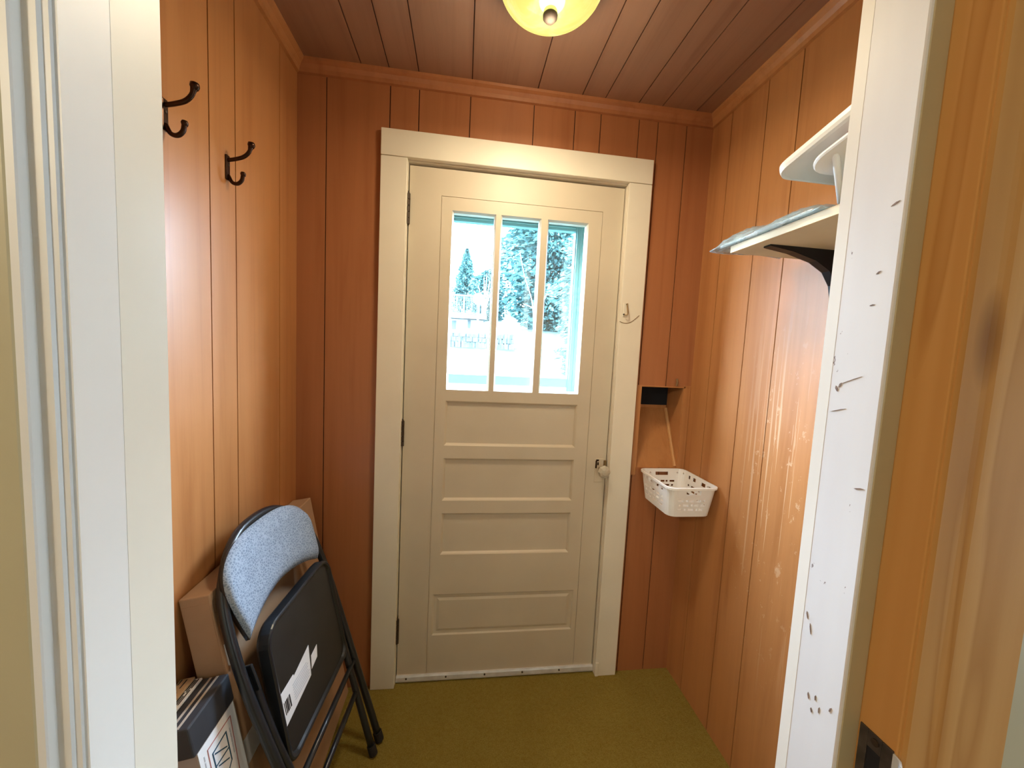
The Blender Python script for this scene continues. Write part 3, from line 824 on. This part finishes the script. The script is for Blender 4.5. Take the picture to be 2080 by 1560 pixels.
# stickers under the seat
def sticker(pts, z=-.0072):
    pts = [(p[0], p[1]-.345) for p in pts]
    b = BM(); A = [b.verts.new((p[0], p[1], z)) for p in pts]; B = [b.verts.new((p[0], p[1], z-.0008)) for p in pts]
    b.faces.new(A); b.faces.new(B[::-1]); m = len(pts)
    for k in range(m): b.faces.new((A[k], A[(k+1) % m], B[(k+1) % m], B[k]))
    return obj('sticker', b, 'paper', seat, label='white paper sticker')
sticker([(-.174, .436), (-.024, .453), (-.009, .531), (-.095, .515), (-.096, .521), (-.161, .521)])
sticker([(-.016, .464), (.021, .471), (.030, .501), (-.006, .496)])
b = BM()
for k in range(7):
    x = -.152+.0042*k+.0008*(k % 3); box(b, x, x+.0022*(1+.5*(k % 2)), .462-.345, .494-.345, -.0073, -.0067)
obj('barcode', b, 'ink', seat)
b = BM()
for k in range(7):
    b = BM(); vv = .460-.345+.0065*k; box(b, -.108, -.034+.003*(k % 3), vv, vv+.0026, -.0073, -.0068); obj('print_line', b, 'greyink', seat)
# rear legs and stretchers
for s in (-1, 1):
    b = BM(); tube(b, spline([(s*.192, .620, -.002), (s*.190, .45, -.004), (s*.170, .25, -.006), (s*.146, .025, -.006)], 6), .0105, 12); obj('leg', b, 'blackm', ch, smooth=True)
    b = BM(); tube(b, [(s*.147, .030, -.006), (s*.144, -.002, -.006)], .0135, 12); obj('foot_cap', b, 'rubber', ch)
    b = BM(); tube(b, [(s*.194, .026, 0), (s*.192, -.004, 0)], .0145, 12); obj('foot_cap', b, 'rubber', ch)
    b = BM(); box(b, s*.198-.003, s*.198+.003, .58, .645, -.010, .014); obj('pivot_plate', b, 'blackm', ch, bevel=.002)
b = BM(); tube(b, [(-.166, .215, -.006), (.166, .215, -.006)], .008, 12); obj('stretcher', b, 'blackm', ch, smooth=True)
b = BM(); tube(b, [(-.204, .300, 0), (.204, .300, 0)], .008, 12); obj('stretcher', b, 'blackm', ch, smooth=True)

# ------------------------------------------------------------------ outdoors
b = BM(); prof = [(.26, -.45), (6, -.1), (12, .75), (18, 1.75), (24, 2.75), (40, 5.0), (90, 9)]
rows = []
rn = random.Random(2)
for k in range(len(prof)-1):
    (ya, za), (yb, zb) = prof[k], prof[k+1]
    for s in range(6):
        t = s/6; rows.append((ya+(yb-ya)*t, za+(zb-za)*t))
rows.append(prof[-1])
gv = [[b.verts.new((-40+80*i/40, y, z+rn.uniform(-.04, .04)*min(1, y/6))) for i in range(41)] for y, z in rows]
for j in range(len(gv)-1):
    for i in range(40): b.faces.new((gv[j][i], gv[j][i+1], gv[j+1][i+1], gv[j+1][i]))
o = obj('lawn', b, 'lawn', smooth=True, kind='structure')

CAMP = Vector((-.06367, -1.48236, 1.36483))
def far(az, el, dist): return Vector((CAMP.x+az*dist, CAMP.y+dist, CAMP.z+el*dist))
def ground_z(y):
    for k in range(len(prof)-1):
        if prof[k][0] <= y <= prof[k+1][0]:
            t = (y-prof[k][0])/(prof[k+1][0]-prof[k][0]); return prof[k][1]+t*(prof[k+1][1]-prof[k][1])
    return 0
def tree(name, x, y, h, rad, kind, label, leafm, seed, nl=9000, base=.06, size=.22):
    z = ground_z(y)-.15
    e = empty(name, label, 'tree', (x, y, z)); rn = random.Random(seed)
    b = BM(); tube(b, [(0, 0, 0), (.05, 0, h*.5), (0, 0, h*.95)], [h*.018, h*.012, h*.003], 8); obj('trunk', b, 'darkbark', e, smooth=True)
    b = BM()
    for _ in range(nl):
        t = rn.random()**(.75 if kind == 'cone' else 1)
        a = rn.uniform(0, 2*PI)
        if kind == 'cone': R_ = rad*(1-t)**.8*(.75+.25*math.sin(a*5+t*40)); zz = h*(base+t*(1-base))
        else: R_ = rad*math.sqrt(max(0, 1-(2*t-1)**2))*(.8+.2*math.sin(a*4+t*17)); zz = h*(base+t*(1-base))
        r = R_*rn.random()**.45; c = Vector((r*math.cos(a), r*math.sin(a), zz-.12*r))
        s = size*rn.uniform(.5, 1.2)
        d1 = Vector((math.cos(a)+rn.uniform(-.6, .6), math.sin(a)+rn.uniform(-.6, .6), rn.uniform(-.8, .3))).normalized()
        d2 = d1.cross(Vector((rn.uniform(-1, 1), rn.uniform(-1, 1), rn.uniform(-1, 1)))).normalized()
        b.faces.new([b.verts.new(c+d1*s), b.verts.new(c+d2*s*.4), b.verts.new(c-d1*s*.5), b.verts.new(c-d2*s*.4)])
    obj('crown', b, leafm, e)
tree('evergreen', 6.6, 28.0, 12.8, 4.9, 'round', 'tall dense evergreen at the centre of the view through the door glass', 'leafA', 1, 28000, .0, .34)
tree('broad_tree', 7.0, 17.0, 6.9, 3.1, 'round', 'dense bushy tree right of the evergreen, behind the right door pane', 'leafB', 2, 20000, .0, .20)
tree('small_conifer', -.1, 42.0, 7.6, 2.4, 'cone', 'small distant conifer above the deck in the left door pane', 'leafA', 3, 11000, .02, .22)
tree('hedge_tree', 2.2, 36.0, 5.0, 2.4, 'round', 'low leafy tree between the deck and the evergreen', 'leafA', 4, 9000, .0, .22)
tree('shrub', 4.3, 11.5, 2.0, 1.2, 'round', 'twiggy shrub on the slope at the lower right of the door glass', 'leafB', 6, 3500, .0, .14)

def bare(name, pts_list, label, r):
    z0 = pts_list[0][0]
    e = empty(name, label, 'tree', tuple(z0))
    for i, pts in enumerate(pts_list):
        b = BM(); P = spline([Vector(p)-Vector(z0) for p in pts], 4); tube(b, P, [r*(1-.8*k/len(P)) for k in range(len(P))], 6)
        obj('trunk' if i == 0 else 'branch', b, 'bark', e, smooth=True)
D = 25.5
base = far(.049, .086, D); base.z = ground_z(base.y)-.1
br = []
for az, el in ((.045, .19), (.030, .17), (.060, .18), (.020, .155), (.070, .165), (.052, .20)):
    br.append([base, far(.049+(az-.049)*.3, .125, D), far(az, el, D)])
bare('bare_birch', br, 'pale leafless birch clump rising behind the deck', .05)
D = 20
b0 = far(.187, .06, D); b0.z = ground_z(b0.y)-.1
bare('leaning_birch', [[b0, far(.175, .13, D), far(.150, .20, D), far(.135, .26, D)], [far(.178, .12, D), far(.165, .125, D), far(.150, .13, D)], [far(.181, .10, D), far(.20, .13, D), far(.215, .17, D)]],
     'pale slim trunk leaning left in front of the evergreen', .030)

# raised deck far up the garden
D = 21
e = empty('raised_deck', 'pale raised deck with railing up the garden in the left door pane', 'deck', tuple(far(-.01, 0, D)))
eo = e.location
def fb(bm, a0, a1, e0, e1, d0=0, d1=.1):
    p = far(a0, e0, D)-eo; q = far(a1, e1, D)-eo; box(bm, p.x, q.x, d0, d1, p.z, q.z)
b = BM(); fb(b, -.20, .056, .083, .093, -.1, 2.5); obj('platform', b, 'siding', e)
b = BM(); fb(b, -.20, .056, .0935, .097, -.14, 2.5); obj('floor_edge', b, 'deckw', e)
for k in range(9):
    b = BM(); a = -.10+.019*k; fb(b, a, a+.003, .097, .142, -.1, -.02); obj('post', b, 'deckw', e)
b = BM(); fb(b, -.20, .056, .138, .1425, -.12, 0); obj('handrail', b, 'deckw', e)
b = BM()
for k in range(60):
    a = -.20+.0043*k
    if a < .055: fb(b, a, a+.0014, .097, .138, -.08, -.04)
obj('balusters', b, 'deckw', e)
b = BM(); fb(b, -.20, .050, .030, .083, .6, 2.4); obj('wall', b, 'siding', e)
b = BM(); fb(b, -.034, -.022, .055, .078, .56, .62); obj('window', b, 'deckw', e); b = BM(); fb(b, .008, .016, .060, .082, .56, .62); obj('window', b, 'deckw', e)
# basketball hoop standing on the deck side
p = far(.033, .097, D-.8); e = empty('basketball_hoop', 'round-topped backboard on a pole beside the deck railing', 'basketball hoop', tuple(p))
e.location.z = ground_z(p.y)-.05
b = BM(); tube(b, [(0, 0, 0), (0, 0, p.z-e.location.z+.9)], .04, 8); obj('pole', b, 'bark', e)
b = BM(); lathe(b, [(0, -.02), (.30, -.02), (.30, .02), (0, .02)], 24, (0, -.06, p.z-e.location.z+.75), 'y'); obj('backboard', b, 'bark', e)
# dry stone bank
D = 18
b = BM(); p = far(-.06, .012, D); q = far(.13, .048, D); rn = random.Random(9)
for i in range(46):
    for k in range(3):
        x = p.x+(q.x-p.x)*i/46; z = p.z+(q.z-p.z)*k/3
        box(b, x, x+.075+rn.uniform(0, .03), p.y+rn.uniform(0, .1), p.y+.6, z-(.5 if k == 0 else 0), z+.2+rn.uniform(-.05, .05))
tag(obj('stone_wall', b, 'stone'), 'low grey stone retaining wall across the lawn below the deck', 'wall')

# ------------------------------------------------------------------ light
w = bpy.data.worlds.new('overcast sky'); bpy.context.scene.world = w; w.use_nodes = True
nt = w.node_tree; bg = nt.nodes['Background']; bg.inputs[0].default_value = (.60, .80, 1.0, 1); bg.inputs[1].default_value = 130.0

def light(name, typ, loc, energy, col, size=.1, rot=(0, 0, 0), sy=None):
    d = bpy.data.lights.new(name, typ); d.energy = energy; d.color = col
    if typ == 'AREA':
        d.size = size
        if sy: d.shape = 'RECTANGLE'; d.size_y = sy
    else: d.shadow_soft_size = size
    o = bpy.data.objects.new(name, d); C.objects.link(o); o.location = loc; o.rotation_euler = rot; return o
light('bulb_light', 'AREA', (.125, -.465, 2.190), 7.5, (1, .84, .58), .20)
bpy.data.lights['bulb_light'].shape = 'DISK'
light('bulb_glow', 'POINT', (.125, -.465, 2.165), 4.4, (1, .84, .58), .06)
light('near_room_fill', 'POINT', (-1.25, -2.3, 2.0), 44, (1, .88, .68), .12)  # added warm fill out of view, brightens the pine and near trim
light('added_cool_light', 'AREA', (2.16, -1.80, 1.05), 42, (.56, .79, 1.0), .8, (0, math.radians(-90), 0), 1.1)  # added cool area light out of view, brightens the left jamb
# daylight through the door's glass: portal so the sky is sampled where it enters
pt = light('door_glass_portal', 'AREA', (.13, .26, 1.58), 1, (1, 1, 1), .60, (math.radians(-90), 0, 0), .70)
pt.data.cycles.is_portal = True

# ------------------------------------------------------------------ camera
cd = bpy.data.cameras.new('camera'); cam = bpy.data.objects.new('camera', cd); C.objects.link(cam)
R = [[.99084719, .03845958, .12939363], [-.12569692, -.08660637, .98828115], [.04921519, -.99549997, -.08097943]]
cam.matrix_world = Matrix(((R[0][0], -R[0][1], -R[0][2], CAMP.x), (R[1][0], -R[1][1], -R[1][2], CAMP.y), (R[2][0], -R[2][1], -R[2][2], CAMP.z), (0, 0, 0, 1)))
cd.sensor_fit = 'HORIZONTAL'; cd.sensor_width = 36; cd.lens = 772.81/2080*36; cd.clip_start = .02; cd.clip_end = 300
sc = bpy.context.scene; sc.camera = cam
vs = sc.view_settings; vs.view_transform = 'Standard'; vs.look = 'None'; vs.gamma = 1; vs.use_curve_mapping = False; vs.exposure = 0
sc.cycles.max_bounces = 10; sc.cycles.transparent_max_bounces = 16; sc.cycles.diffuse_bounces = 6
sc.cycles.use_denoising = True
